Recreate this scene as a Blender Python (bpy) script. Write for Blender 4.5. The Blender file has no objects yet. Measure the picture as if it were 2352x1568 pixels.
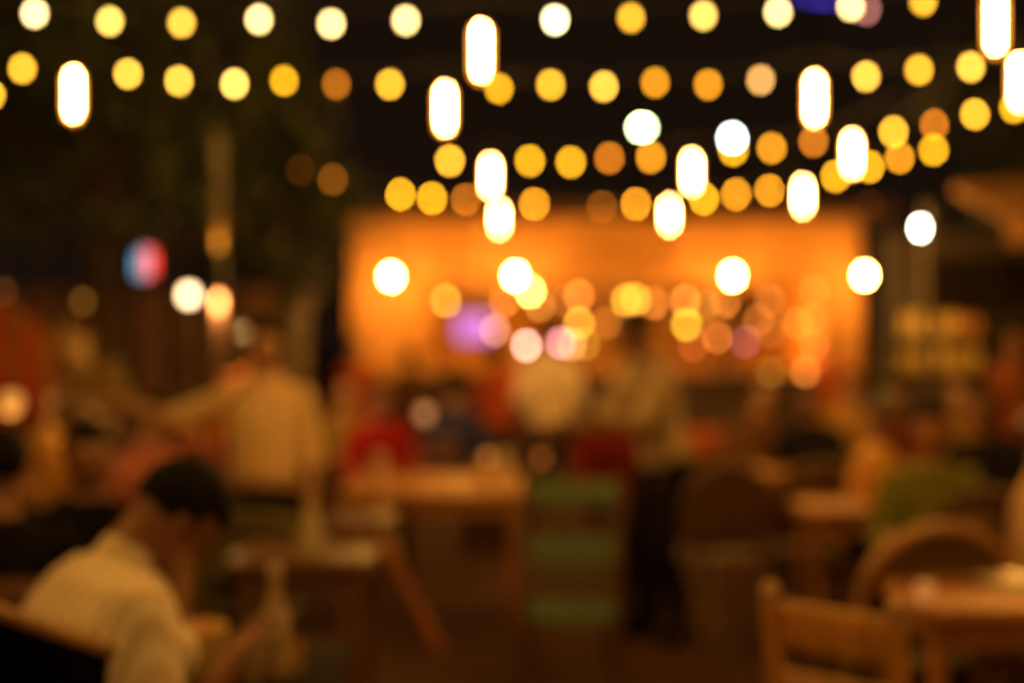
import bpy, bmesh, math, random
from math import radians as R, sin, cos, pi
from mathutils import Vector, Matrix, noise
random.seed(7)
C = bpy.context.scene.collection
SC = bpy.context.scene
# ---------------------------------------------------------------- camera, world, exposure
F, CX, HY, EYE = 3267.0, 1176.0, 800.0, 1.5        # focal length, centre and horizon in photo pixels (2352 wide); eye height
cam = bpy.data.cameras.new('camera'); co = bpy.data.objects.new('camera', cam); C.objects.link(co)
co.location = (0, 0, EYE); co.rotation_euler = (R(90) + math.atan(16.0/F), 0, 0)
cam.lens = 50; cam.sensor_width = 36; cam.clip_end = 900; cam.clip_start = 0.05
cam.dof.use_dof = True; cam.dof.focus_distance = 1.42; cam.dof.aperture_fstop = 1.38; cam.dof.aperture_ratio = 1.08
cam.dof.aperture_blades = 0
SC.camera = co
w = bpy.data.worlds.new('World'); SC.world = w; w.use_nodes = True
bg = w.node_tree.nodes['Background']; bg.inputs[0].default_value = (1.0, .50, .26, 1); bg.inputs[1].default_value = .0085
SC.view_settings.view_transform = 'Standard'; SC.view_settings.look = 'None'
SC.view_settings.exposure = 0; SC.view_settings.gamma = 1
SC.cycles.use_denoising = True; SC.cycles.use_adaptive_sampling = False
SC.cycles.sample_clamp_indirect = 2.0; SC.cycles.max_bounces = 5
try: SC.cycles.use_light_tree = True
except Exception: pass

def at(X, Y, d):            # point seen at photo pixel X, Y at distance d in front of the camera
    return Vector(((X-CX)/F*d, d, EYE + (HY-Y)/F*d))

# ---------------------------------------------------------------- materials
MATS = {}
def mat(name, col, rough=.6, metal=0, var=.25, scale=8, bump=0, col2=None, kind='noise', emit=None, es=0, trans=0):
    if name in MATS: return MATS[name]
    m = bpy.data.materials.new(name); m.use_nodes = True; N = m.node_tree.nodes; L = m.node_tree.links
    b = N['Principled BSDF']; b.inputs['Roughness'].default_value = rough; b.inputs['Metallic'].default_value = metal
    if rough >= .8: b.inputs['Specular IOR Level'].default_value = .12
    c2 = col2 or tuple(c*(1-var) for c in col)
    tc = N.new('ShaderNodeTexCoord')
    if kind == 'noise': t = N.new('ShaderNodeTexNoise'); t.inputs['Scale'].default_value = scale; t.inputs['Detail'].default_value = 5; fac = t.outputs['Fac']
    elif kind == 'wood':
        t = N.new('ShaderNodeTexNoise'); mp = N.new('ShaderNodeMapping'); mp.inputs['Scale'].default_value = (scale*6, scale*.6, scale)
        L.new(tc.outputs['Object'], mp.inputs[0]); L.new(mp.outputs[0], t.inputs['Vector']); t.inputs['Scale'].default_value = 1.5; t.inputs['Detail'].default_value = 6; fac = t.outputs['Fac']
    elif kind == 'stripe':
        t = N.new('ShaderNodeTexWave'); t.inputs['Scale'].default_value = scale; t.inputs['Distortion'].default_value = .6; fac = t.outputs['Fac']
    elif kind == 'brick':
        t = N.new('ShaderNodeTexBrick'); t.inputs['Scale'].default_value = scale; t.inputs['Mortar Size'].default_value = .012; fac = t.outputs['Fac']
    if kind in ('noise', 'stripe', 'brick'): L.new(tc.outputs['Object'], t.inputs['Vector'])
    r = N.new('ShaderNodeMix'); r.data_type = 'RGBA'
    r.inputs[6].default_value = (*col, 1); r.inputs[7].default_value = (*c2, 1)
    if kind == 'noise' or kind == 'wood':
        rp = N.new('ShaderNodeMapRange'); rp.inputs[1].default_value = .35; rp.inputs[2].default_value = .65; L.new(fac, rp.inputs[0]); L.new(rp.outputs[0], r.inputs[0])
    else: L.new(fac, r.inputs[0])
    L.new(r.outputs[2], b.inputs['Base Color'])
    if bump:
        bp = N.new('ShaderNodeBump'); bp.inputs['Strength'].default_value = bump; bp.inputs['Distance'].default_value = .01
        L.new(fac, bp.inputs['Height']); L.new(bp.outputs[0], b.inputs['Normal'])
    if trans: b.inputs['Transmission Weight'].default_value = trans
    if emit: b.inputs['Emission Color'].default_value = (*emit, 1); b.inputs['Emission Strength'].default_value = es
    MATS[name] = m; return m
def glow(name, col, s, sample=False):
    k = name
    if k in MATS: return MATS[k]
    m = bpy.data.materials.new(name); m.use_nodes = True; N = m.node_tree.nodes; L = m.node_tree.links
    b = N['Principled BSDF']; b.inputs['Base Color'].default_value = (.3, .2, .1, 1)
    b.inputs['Emission Color'].default_value = (*col, 1); b.inputs['Emission Strength'].default_value = s
    try: m.cycles.emission_sampling = 'AUTO' if sample else 'NONE'
    except Exception: pass
    MATS[k] = m; return m

def halo_mat():  # weak orange emission that imitates a halo around the tube lamps
    m = bpy.data.materials.new('halo_shell_glow'); m.use_nodes = True; N = m.node_tree.nodes; L = m.node_tree.links
    N.remove(N['Principled BSDF']); o = N['Material Output']; a = N.new('ShaderNodeBsdfTransparent'); e = N.new('ShaderNodeEmission')
    e.inputs[0].default_value = (1, .30, .03, 1); e.inputs[1].default_value = 3.0; x = N.new('ShaderNodeAddShader')
    L.new(a.outputs[0], x.inputs[0]); L.new(e.outputs[0], x.inputs[1]); L.new(x.outputs[0], o.inputs[0])
    m.cycles.emission_sampling = 'NONE'; return m
# ---------------------------------------------------------------- mesh helpers
def frame(d):
    d = d.normalized(); u = Vector((0, 0, 1)) if abs(d.z) < .9 else Vector((1, 0, 0))
    x = u.cross(d).normalized(); return x, d.cross(x)
def box(bm, c, s, rz=0, rx=0, ry=0, bev=0):
    M = Matrix.Translation(c) @ Matrix.Rotation(rz, 4, 'Z') @ Matrix.Rotation(ry, 4, 'Y') @ Matrix.Rotation(rx, 4, 'X') @ Matrix.Diagonal((*s, 1))
    r = bmesh.ops.create_cube(bm, size=1, matrix=M)
    if bev:
        es = {e for v in r['verts'] for e in v.link_edges}
        bmesh.ops.bevel(bm, geom=list(es), offset=bev, segments=2, affect='EDGES', profile=.5)
def tube(bm, pts, r, n=10, closed=False):
    pts = [Vector(p) for p in pts]; rs = r if isinstance(r, (list, tuple)) else [r]*len(pts)
    rings = []; k = len(pts)
    for i, p in enumerate(pts):
        a = pts[i-1] if (i > 0 or closed) else p; b = pts[(i+1) % k] if (i < k-1 or closed) else p
        x, y = frame(b-a)
        rings.append([bm.verts.new(p + (x*cos(t)+y*sin(t))*rs[i]) for t in (2*pi*j/n for j in range(n))])
    for i in range(k if closed else k-1):
        A, B = rings[i], rings[(i+1) % k]
        for j in range(n):
            try: bm.faces.new((A[j], A[(j+1) % n], B[(j+1) % n], B[j]))
            except ValueError: pass
    if not closed:
        bm.faces.new(rings[0][::-1]); bm.faces.new(rings[-1])
def ball(bm, c, s, seg=16, M=None):
    if not isinstance(s, (tuple, list)): s = (s, s, s)
    X = Matrix.Translation(c) @ (M.to_4x4() if M else Matrix.Identity(4)) @ Matrix.Diagonal((*s, 1))
    bmesh.ops.create_uvsphere(bm, u_segments=seg, v_segments=max(6, seg*2//3), radius=1, matrix=X)
def lathe(bm, c, prof, n=24):
    rings = [[bm.verts.new((c[0]+r*cos(2*pi*j/n), c[1]+r*sin(2*pi*j/n), c[2]+z)) for j in range(n)] for r, z in prof]
    for A, B in zip(rings, rings[1:]):
        for j in range(n): bm.faces.new((A[j], A[(j+1) % n], B[(j+1) % n], B[j]))
    bm.faces.new(rings[0][::-1]); bm.faces.new(rings[-1])
def capsule(bm, a, b, ra, rb, n=14):
    a, b = Vector(a), Vector(b)
    ball(bm, a, ra, n); ball(bm, b, rb, n)
    if (b-a).length > 1e-4: tube(bm, [a, b], [ra, rb], n)
def loft(bm, rings, n=20):      # rings: (centre, xvec, yvec)
    rr = [[bm.verts.new(c + x*cos(2*pi*j/n) + y*sin(2*pi*j/n)) for j in range(n)] for c, x, y in rings]
    for A, B in zip(rr, rr[1:]):
        for j in range(n): bm.faces.new((A[j], A[(j+1) % n], B[(j+1) % n], B[j]))
    bm.faces.new(rr[0][::-1]); bm.faces.new(rr[-1])
def obj(name, bm, m, parent=None, smooth=True):
    bmesh.ops.recalc_face_normals(bm, faces=bm.faces)
    me = bpy.data.meshes.new(name); bm.to_mesh(me); bm.free()
    if smooth:
        for p in me.polygons: p.use_smooth = True
    me.materials.append(m); o = bpy.data.objects.new(name, me); C.objects.link(o)
    if parent: o.parent = parent
    if smooth:
        try: me.set_sharp_from_angle(angle=R(40))
        except Exception: pass
    return o
def tag(o, label, cat, group=None):
    o['label'] = label; o['category'] = cat
    if group: o['group'] = group
    return o
def thing(name, label, cat, loc=(0, 0, 0), rz=0, group=None):
    o = bpy.data.objects.new(name, None); C.objects.link(o); o.empty_display_size = .1
    o.location = loc; o.rotation_euler = (0, 0, rz); return tag(o, label, cat, group)
def struct(name, bm, m, smooth=False):
    o = obj(name, bm, m, None, smooth); o['kind'] = 'structure'; return o
def dup(root, loc, rz, label, group=None):
    r = root.copy(); C.objects.link(r); r.location = loc; r.rotation_euler = (0, 0, rz); r['label'] = label
    if group: r['group'] = group
    for ch in list(root.children):
        c = ch.copy(); C.objects.link(c); c.parent = r
        for g in ch.children: d = g.copy(); C.objects.link(d); d.parent = c
    return r
def B(): return bmesh.new()
def lamp(name, loc, col, power, parent=None, radius=.05, spot=None, rot=None):
    l = bpy.data.lights.new(name, 'SPOT' if spot else 'POINT'); l.color = col; l.energy = power; l.shadow_soft_size = radius
    if spot: l.spot_size = spot; l.spot_blend = .6
    o = bpy.data.objects.new(name, l); C.objects.link(o); o.location = loc
    if rot: o.rotation_euler = rot
    if parent: o.parent = parent
    return o
AMB = (1, .50, .16)
WARM = (1, .62, .26)

# ---------------------------------------------------------------- ground
bm = B(); bmesh.ops.create_grid(bm, x_segments=2, y_segments=2, size=400)
struct('ground', bm, mat('earth_ground', (.05, .03, .018), .95, scale=2, var=.5, bump=.3))
bm = B(); box(bm, (0, 13, .002), (34, 34, .004+.0))
struct('paved_terrace', bm, mat('terrace_paving', (.060, .024, .006), .95, kind='brick', scale=1.6, col2=(.022, .009, .003), bump=.2))

# ---------------------------------------------------------------- the lit orange building
BD = 20.0
def xb(X, d=BD): return (X-CX)/F*d
def zb(Y, d=BD): return EYE+(HY-Y)/F*d
stucco = mat('orange_stucco', (.72, .335, .075), .8, var=.14, scale=3, bump=.3)
dkred = mat('dark_red_falloff', (.22, .05, .02), .6, var=.4, scale=5)
dkwood = mat('dark_brown_wood', (.10, .05, .025), .55, kind='wood', scale=5, var=.5)
x0, x1 = xb(803), xb(1978)
kb = thing('restaurant_building', 'long low orange stucco restaurant building with open serving front, lit by wall lamps', 'building', ((x0+x1)/2, BD, 0))
def kp(name, bm, m, smooth=False):
    o = obj(name, bm, m, None, smooth); o.parent = kb; o.matrix_parent_inverse = Matrix.Translation(kb.location).inverted(); return o
bm = B()
xl, xr = xb(985), xb(1893)
zf, zt = zb(655), zb(500)
box(bm, ((x0+x1)/2, BD+.15, (zf+zt)/2), (x1-x0, .3, zt-zf), bev=.02)
box(bm, ((x0+xl)/2, BD+.15, zf/2-.001), (xl-x0, .3, zf-.002))
box(bm, ((xr+x1)/2, BD+.15, zf/2-.001), (x1-xr, .3, zf-.002))
box(bm, (x0+.15, BD+3.3, zt/2), (.3, 6, zt-.01)); box(bm, (x1-.15, BD+3.3, zt/2), (.3, 6, zt-.01))
kp('wall', bm, stucco)
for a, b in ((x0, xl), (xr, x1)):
    bm = B(); box(bm, ((a+b)/2, BD-.012, .53), (b-a+.02, .024, 1.06)); kp('glow_falloff_band', bm, dkred)  # dark red band put in where the wall lamp glow drops off
bm = B(); box(bm, ((x0+x1)/2, BD+3.1, zt+.09), (x1-x0+.9, 7, .16), bev=.02)
kp('roof', bm, mat('brown_roof_felt', (.16, .08, .045), .8, var=.4, scale=4))
bm = B(); box(bm, ((x0+x1)/2, BD+5.8, 1.4), (x1-x0-.7, .1, 2.8))
kp('back_wall', bm, mat('olive_brown_plaster', (.50, .27, .07), .8, var=.5, scale=1.6))
bm = B(); box(bm, ((xl+xr)/2, BD+.2, .55), (xr-xl-.02, .5, 1.1)); box(bm, ((xl+xr)/2, BD+.15, 1.13), (xr-xl-.02, .7, .06), bev=.01)
kp('serving_counter', bm, dkwood)
for z in (1.5, 1.95, 2.35):
    bm = B(); box(bm, ((xl+xr)/2+.5, BD+5.5, z), (xr-xl-2.2, .36, .04)); kp('shelf', bm, dkwood)
for X in (1290, 1420, 1540, 1655, 1800):
    bm = B(); box(bm, (xb(X, BD+.12), BD+.12, (1.16+zf)/2), (.05, .05, zf-1.17)); kp('mullion', bm, dkwood)
for X, Y in ((1700, 712), (1815, 712)):
    bm = B(); box(bm, (xb(X, BD+5.7), BD+5.7, zb(Y, BD+5.7)), (.42, .04, .6)); kp('menu_panel', bm, mat('olive_menu_panel', (.10, .09, .03), .6, var=.4, scale=9))
# bottles on the back shelves
glassg = mat('green_glass', (.08, .13, .03), .15, var=.2); glassa = mat('amber_glass', (.35, .14, .03), .15, var=.2)
k = 0
bcol = [('green', glassg), ('amber', glassa)]
NAMES = ['first', 'second', 'third', 'fourth', 'fifth', 'sixth', 'seventh', 'eighth', 'ninth', 'tenth', 'eleventh', 'twelfth', 'thirteenth', 'fourteenth', 'fifteenth', 'sixteenth', 'seventeenth', 'eighteenth']
for zi, (z, sh) in enumerate(((1.52, 'lower'), (1.97, 'middle'))):
    for j in range(8):
        bm = B(); x = xb(1250+j*62, BD+5.45); lathe(bm, (0, 0, 0), [(.04, 0), (.045, .02), (.045, .17), (.016, .23), (.014, .30)], 12)
        n, m = bcol[(j*3+zi) % 2]
        o = obj('bottle', bm, m); o.location = (x+random.uniform(-.05, .05), BD+5.45, z)
        tag(o, f'{n} glass bottle, {NAMES[j]} from the left on the {sh} back shelf of the orange bar', 'bottle', 'bottles on the back shelves')
# lamps lighting the fascia
def wall_lamp(X, Y, label, pw):
    d = BD-.75; p = at(X, Y, d)
    t = thing('wall_lamp', label, 'wall lamp', p, 0, 'round lamps along the orange fascia')
    bm = B(); ball(bm, (0, 0, 0), .05, 16); obj('globe', bm, glow('fascia_globe', (1, .50, .12), 300), t)
    bm = B(); tube(bm, [(0, 0, .07), (0, 0, .14), (0, .10, .19), (0, .742, .19)], .014, 8); br = obj('bracket', bm, mat('black_metal', (.02, .02, .02), .4, 1), t)
    bm = B(); lathe(bm, (0, 0, .065), [(.03, 0), (.05, .01), (.035, .05), (.015, .06)], 14); obj('cap', bm, MATS['black_metal'], br)
    lamp('wall_lamp_light', (0, -.02, -.14), (1, .46, .10), pw, t, .08)
for X, Y, l in ((898, 635, 'round glowing wall lamp at the left end of the orange building'), (1184, 633, 'round glowing wall lamp on the orange fascia above the purple screen, second from left'),
                (1683, 633, 'round glowing wall lamp on the orange fascia, third from left, above the menu panel'), (1986, 632, 'round glowing wall lamp at the right corner of the orange building')):
    wall_lamp(X, Y, l, 28)
# lights inside the bar: small pendants and coloured lights
def pendant(X, Y, d, col, s, label, r=.05, group='small lights inside the orange bar', drop=.5, name='pendant_lamp', cat='pendant lamp', pw=0):
    p = at(X, Y, d); t = thing(name, label, cat, p, 0, group)
    bm = B(); ball(bm, (0, 0, 0), r, 14); obj('bulb', bm, glow('glow_%d_%d' % (X, Y), col, s), t)
    bm = B(); tube(bm, [(0, 0, r*.9), (0, 0, r+drop)], .005, 6); lathe(bm, (0, 0, r*.8), [(r*.5, 0), (r*.45, .03), (r*.15, .05)], 10); obj('cord', bm, MATS['black_metal'], t)
    if pw: lamp('pendant_light', (0, -.0, -r-.06), col, pw, t, .05)
    return t
Yw = (1, .52, .05); Or = (1, .33, .05); Rd = (1, .2, .04); Pk = (1, .45, .32)
PL = [(1240, 702, Or, 4, 'faint amber pendant behind the brightest yellow one', 0), (1292, 690, Or, 4, 'faint amber pendant left of the stack of three', 3), (1500, 694, Or, 4, 'faint amber pendant right of the overlapping pair', 4), (1618, 702, Yw, 4, 'faint yellow pendant left of the menu panels', 0), (1668, 690, Or, 3, 'faint amber pendant just below the third wall lamp', 4), (1742, 735, Or, 4, 'faint amber pendant low between the menu panels', 0), (1832, 742, Yw, 4, 'faint yellow pendant right of the right menu panel', 0), (1392, 742, Or, 3, 'faint amber pendant left of the head of the standing man', 0),
 (1024, 690, Yw, 9, 'yellow pendant above the purple screen in the bar', 3), (1158, 690, Or, 5, 'dim amber pendant just right of the purple screen', 3),
 (1218, 668, (1, .62, .12), 48, 'brightest yellow pendant, under the second wall lamp', 4), (1330, 678, Or, 7, 'amber pendant, topmost of the three in the middle of the bar', 4),
 (1330, 742, Yw, 12, 'yellow pendant, middle one of the stack of three in the bar', 0), (1343, 790, Yw, 9, 'yellow pendant, lowest of the stack of three in the bar', 0),
 (1438, 688, Yw, 9, 'yellow pendant, left of the overlapping pair left of the standing man', 4), (1460, 686, Yw, 9, 'yellow pendant, right of the overlapping pair above the standing man', 0),
 (1574, 690, Or, 8, 'amber pendant right of the standing man, upper', 4), (1577, 745, (.9, .55, .03), 14, 'greenish yellow pendant right of the standing man', 0),
 (1592, 792, Rd, 8, 'reddish pendant low beside the orange lamp', 0), (1650, 775, (1, .26, .04), 30, 'bright orange round lamp under the third wall lamp', 0),
 (1712, 784, (.8, .25, .3), 6, 'dull purple lamp right of the bright orange lamp', 0), (1770, 690, Or, 5, 'dim amber pendant between the two menu panels, upper', 1),
 (1770, 762, Or, 6, 'dim amber pendant between the two menu panels, lower', 0), (1871, 668, Or, 5, 'faint amber pendant by the right pillar, topmost', 0),
 (1870, 735, Rd, 7, 'reddish pendant by the right pillar, middle', 0), (1870, 790, (1, .18, .04), 15, 'red orange pendant by the right pillar, lower', 0),
 (1850, 853, Or, 11, 'orange light near the foot of the right pillar', 0), (1940, 853, Or, 11, 'orange light at the base of the right pillar, rightmost', 0),
 (1770, 855, Yw, 3, 'dim light low between the tables and the bar', 0), (1209, 793, Pk, 42, 'bright pink round lamp beside the white shirted person', 0),
 (1288, 787, (1, .33, .40), 24, 'pink purple lamp right of the bright pink lamp', 0), (1312, 790, (1, .42, .12), 18, 'orange pink lamp overlapping the pink purple one', 0),
 (1137, 758, (1, .42, .22), 15, 'peach coloured lamp at the right edge of the purple screen', 0)]
for X, Y, c, s, l, pw in PL:
    d = 19.7 if (X in (1209, 1288, 1312, 1137) or Y > 845) else 21.6
    pendant(X, Y, d, c, s*(.62 if Y > 750 else 1.25), l, .05, pw=pw*20, drop=max(.1, (Y-662)/F*d))
# purple screen
p = at(1088, 752, 20.6)
t = thing('television', 'small glowing purple television screen inside the orange bar', 'television', p, 0)
bm = B(); box(bm, (0, 0, 0), (.56, .05, .42), bev=.01); obj('casing', bm, MATS['black_metal'], t)
bm = B(); box(bm, (0, -.028, 0), (.50, .006, .36)); obj('screen', bm, glow('purple_screen', (.45, .15, .85), 1.0, True), t, False)
bm = B(); tube(bm, [(0, .0, .2), (0, 0, .2+.5)], .02, 8); obj('mount', bm, MATS['black_metal'], t)

# ---------------------------------------------------------------- festoon strings
ZB = 3.25
cols = {'WW': ((1, .84, .42), 2.6), 'W0': ((1, .67, .24), 1.95), 'W1': ((1, .70, .29), 1.95), 'Y2': ((1, .60, .11), 1.5), 'Y1': ((1, .53, .06), 1.32), 'Y0': ((1, .48, .03), 1.2),
        'OY': ((1, .46, .012), 1.0), 'O': ((1, .38, .015), .85), 'D': ((1, .28, .015), .42), 'D2': ((1, .28, .015), .6), 'P': ((1, .48, .13), .88), 'DD': ((1, .28, .015), .17), 'F': ((1, .22, .01), .035)}
cname = {'WW': 'whitest', 'W0': 'cream white', 'W1': 'cream white', 'Y2': 'pale yellow', 'Y1': 'yellow', 'Y0': 'golden yellow', 'OY': 'deep golden', 'O': 'orange', 'D': 'dull orange', 'D2': 'dull orange', 'P': 'peach', 'DD': 'dim brown', 'F': 'very faint'}
rows = {
 'topmost': [(78, 30, 'W1'), (251, 48, 'Y2'), (416, 52, 'Y1'), (594, 44, 'W0'), (760, 54, 'W0'), (932, 46, 'W0'), (1275, 45, 'WW'), (1450, 40, 'Y0'), (1616, 35, 'Y2'), (1788, 27, 'W0'), (1955, 14, 'W0'), (2122, 2, 'Y0')],
 'second': [(-22, 218, 'Y0'), (50, 157, 'Y0'), (293, 169, 'Y1'), (410, 185, 'Y1'), (538, 192, 'Y2'), (652, 185, 'OY'), (772, 193, 'D'), (895, 193, 'Y0'), (1146, 203, 'OY'), (1265, 194, 'Y0'), (1387, 198, 'Y1'), (1505, 189, 'O'), (1627, 194, 'O'), (1748, 183, 'P'), (1990, 175, 'Y1'), (2112, 160, 'Y0'), (2231, 153, 'Y1')],
 'third': [(1033, 369, 'Y0'), (1217, 369, 'OY'), (1311, 372, 'OY'), (1400, 363, 'D2'), (1495, 361, 'O'), (1685, 345, 'OY'), (1773, 340, 'O'), (1869, 325, 'D2'), (2053, 302, 'Y0'), (2147, 286, 'D2'), (2240, 262, 'Y0'), (2330, 247, 'OY')],
 'lowest': [(690, 390, 'F'), (764, 412, 'DD'), (920, 446, 'OY'), (992, 455, 'OY'), (1070, 458, 'D'), (1227, 468, 'O'), (1383, 474, 'DD'), (1461, 468, 'O'), (1617, 456, 'OY'), (1691, 446, 'O'), (1768, 437, 'O'), (1920, 405, 'OY'), (1998, 383, 'OY'), (2067, 362, 'O'), (2145, 345, 'OY')]}
tubes = {'topmost': [(1105, 112), (2288, 45)], 'second': [(168, 212), (1022, 245), (1872, 222)], 'third': [(1127, 402), (1590, 392), (1958, 350), (2342, 185)], 'lowest': [(1147, 500), (1538, 492), (1845, 448)]}
black = MATS['black_metal']; rubber = mat('black_rubber', (.015, .014, .013), .6)
sock_me = None; RB = .022
def bulb(X, Y, k, label):
    global sock_me
    d = (ZB-EYE)*F/(HY-Y); p = at(X, Y, d)
    t = thing('light_bulb', label, 'light bulb', p, 0, 'round festoon bulbs hanging in rows')
    r = RB if d < 12 else RB*1.15
    a = 2*r*F/d*1.0; disc = .0362*F/1.42*(1-1.42/d); f = (a/disc)**2
    col, s = cols[k]
    bm = B(); bmesh.ops.create_icosphere(bm, subdivisions=2, radius=r); 
    for v in bm.verts:
        if v.co.z > 0: v.co.z *= 1.35
    obj('glass', bm, glow('bulb_%s_%.3f' % (k, round(f, 3)), col, s/f), t)
    if sock_me is None:
        bm = B(); lathe(bm, (0, 0, 0), [(.008, .075), (.014, .07), (.014, .035), (.017, .033), (.017, .02)][::-1], 10); sock_me = obj('socket', bm, rubber, t)
    else:
        s2 = sock_me.copy(); C.objects.link(s2); s2.parent = t
    return p+Vector((0, 0, .07))
tn = {('topmost', 0): 'tall glowing white tube lamp near the top centre, longest in view', ('topmost', 1): 'glowing white tube lamp cut by the top edge at upper right',
      ('second', 0): 'glowing white tube lamp at the far left, beside the second bulb row', ('second', 1): 'glowing white tube lamp below left of the longest one', ('second', 2): 'glowing white tube lamp above a dull orange bulb, right of the peach bulb',
      ('third', 0): 'glowing white tube lamp at centre, upper of two overlapping tubes', ('third', 1): 'glowing white tube lamp between the two green white floodlights and the fascia', ('third', 2): 'glowing white tube lamp at right overlapping golden bulbs', ('third', 3): 'glowing white tube lamp cut by the right edge of the photo',
      ('lowest', 0): 'glowing white tube lamp, lower of two overlapping tubes at centre', ('lowest', 1): 'lowest glowing white tube lamp on the right, just above the orange fascia', ('lowest', 2): 'glowing white tube lamp above the right end of the orange fascia'}
HALO = halo_mat()
def tube_lamp(X, Y, label):
    d = (3.05-EYE)*F/(HY-Y); p = at(X, Y, d)
    t = thing('tube_lamp', label, 'tube lamp', p, 0, 'white tube lamps hanging among the bulbs')
    bm = B(); L = .125; capsule(bm, (0, 0, -L+.014), (0, 0, L-.014), .012, .012, 14)
    obj('glass_tube', bm, glow('tube_glow', (1, .52, .15), 200), t)
    bm = B(); lathe(bm, (0, 0, 0), [(.012, -L-.022), (.030, -L-.008), (.036, -L+.03), (.036, L-.035), (.026, L-.021)], 20); obj('halo_shell', bm, HALO, t)  # added shell around the tube, glows to imitate its orange halo
    bm = B(); lathe(bm, (0, 0, 0), [(.023, L-.02), (.023, L+.03), (.012, L+.05), (.006, L+.06)], 12); obj('socket', bm, rubber, t)
    bm = B(); tube(bm, [(0, 0, L+.05), (0, 0, ZB+.07-3.05)], .004, 6); obj('cord', bm, rubber, t)
    lamp('tube_light', (0, 0, -.16), (1, .45, .055), TW, t, .05)
    return p+Vector((0, 0, ZB+.07-3.05))
TW = 52; NW = 50
ends = {'topmost': ((-3.4, 8.4), (3.6, 7.2)), 'second': ((-4.5, 9.9), (4.2, 8.6)), 'third': ((-3.6, 15.5), (4.6, 10.0)), 'lowest': ((-3.6, 15.8), (4.6, 11.6))}
for rn, lst in rows.items():
    pts = []
    for i, (X, Y, k) in enumerate(lst):
        pts.append(bulb(X, Y, k, f'{cname[k]} round festoon bulb, {NAMES[i]} from the left in the {rn} row'))
    for i, (X, Y) in enumerate(tubes[rn]): pts.append(tube_lamp(X, Y, tn[(rn, i)]))
    (ax, ay), (bx, by) = ends[rn]
    pts += [Vector((ax, ay, 3.5)), Vector((bx, by, 3.6))]
    pts.sort(key=lambda v: v.x)
    bm = B(); tube(bm, pts, .006, 6)
    tag(obj('festoon_cable', bm, rubber), f'black cable carrying the {rn} row of festoon bulbs', 'cable', 'cables of the festoon lights')
nl = thing('festoon_cable', 'added unseen cable carrying fill tube lamps above and behind the camera', 'cable', (0, 0, 0), 0, 'cables of the festoon lights')  # two unseen cables added to carry the overhead fill lamps
bm = B(); tube(bm, [(-5, .9, 3.5), (-2.6, .6, 3.12), (0, -.6, 3.1), (2.6, .6, 3.12), (5, .9, 3.5)], .006, 6); obj('wire', bm, rubber, nl)
nl = thing('festoon_cable', 'added unseen cable carrying fill tube lamps overhead between the camera and the topmost row', 'cable', (0, 0, 0), 0, 'cables of the festoon lights')
bm = B(); tube(bm, [(-5, 3.2, 3.5), (-1.9, 3.3, 3.12), (.3, 3.8, 3.12), (2.5, 3.3, 3.12), (5, 3.2, 3.5)], .006, 6); obj('wire', bm, rubber, nl)
for (x, y, l) in ((-1.9, 3.3, 'added unseen fill tube lamp overhead, above the woman in the striped blouse'), (.3, 3.8, 'added unseen fill tube lamp overhead in the middle, before the green slatted chair'), (2.5, 3.3, 'added unseen fill tube lamp overhead, above the thick edged table'), (-2.6, .6, 'added unseen fill tube lamp above left of the camera'), (.2, -.6, 'added unseen fill tube lamp behind the camera'), (2.6, .6, 'added unseen fill tube lamp above right of the camera')):  # unseen lamps added overhead to light the diners from the front
    t = thing('tube_lamp', l, 'tube lamp', (x, y, 2.9), 0, 'white tube lamps hanging among the bulbs')
    bm = B(); capsule(bm, (0, 0, -.075), (0, 0, .075), .02, .02, 14); obj('glass_tube', bm, MATS['tube_glow'], t)
    bm = B(); lathe(bm, (0, 0, 0), [(.023, .075), (.023, .125), (.006, .2)], 12); obj('socket', bm, rubber, t)
    lamp('tube_light', (0, 0, -.16), (1, .45, .055), NW, t, .05)
# stray faint lights
for X, Y, d, c, s, l in ((1997, 470, 17, Rd, .6, 'very faint reddish bulb above the right end of the building, upper'), (1951, 502, 17, Rd, .6, 'very faint reddish bulb above the right end of the building, lower'),
                         (190, 692, 13, (1, .4, .05), 1.2, 'faint brown round light on the dark left side'), (8, 670, 13, (1, .3, .08), .7, 'very faint round light at the left edge of the photo')):
    pendant(X, Y, d, c, s, l, .035, 'faint small lights around the terrace', drop=3.3-at(X, Y, d).z if Y < 600 else 1.2)

# ---------------------------------------------------------------- floodlights, masts, signs
def flood(X, Y, d, sx, sz, col, s, label, pw=0, foot=True):
    p = at(X, Y, d); t = thing('floodlight', label, 'floodlight', (p.x, p.y, 0), 0, 'white floodlights beyond the terrace')
    bm = B(); tube(bm, [(0, .25, 0), (0, .25, p.z-.1)], [.07, .04], 12); obj('mast', bm, black, t)
    bm = B(); box(bm, (0, .1, p.z), (sx+.06, .14, sz+.06), bev=.02); box(bm, (0, .2, p.z-.05), (.08, .14, .06)); hs = obj('housing', bm, black, t)
    bm = B(); ball(bm, (0, .028, p.z), (sx/2, .02, sz/2), 20); obj('lens', bm, glow('flood_%d' % X, col, s), hs)
    if pw: lamp('floodlight_lamp', (0, -.15, p.z), col, pw, t, .1)
flood(1475, 291, 24, .16, .07, (.72, 1, .40), 110, 'wide green white floodlight on a mast, left of the two above the building')
flood(1683, 317, 24, .10, .12, (.75, 1, .88), 90, 'round green white floodlight on a mast, overlapping a festoon bulb')
flood(2118, 523, 17, .075, .075, (.95, 1, .75), 70, 'small white floodlight at right, beyond the corner of the building')
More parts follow.
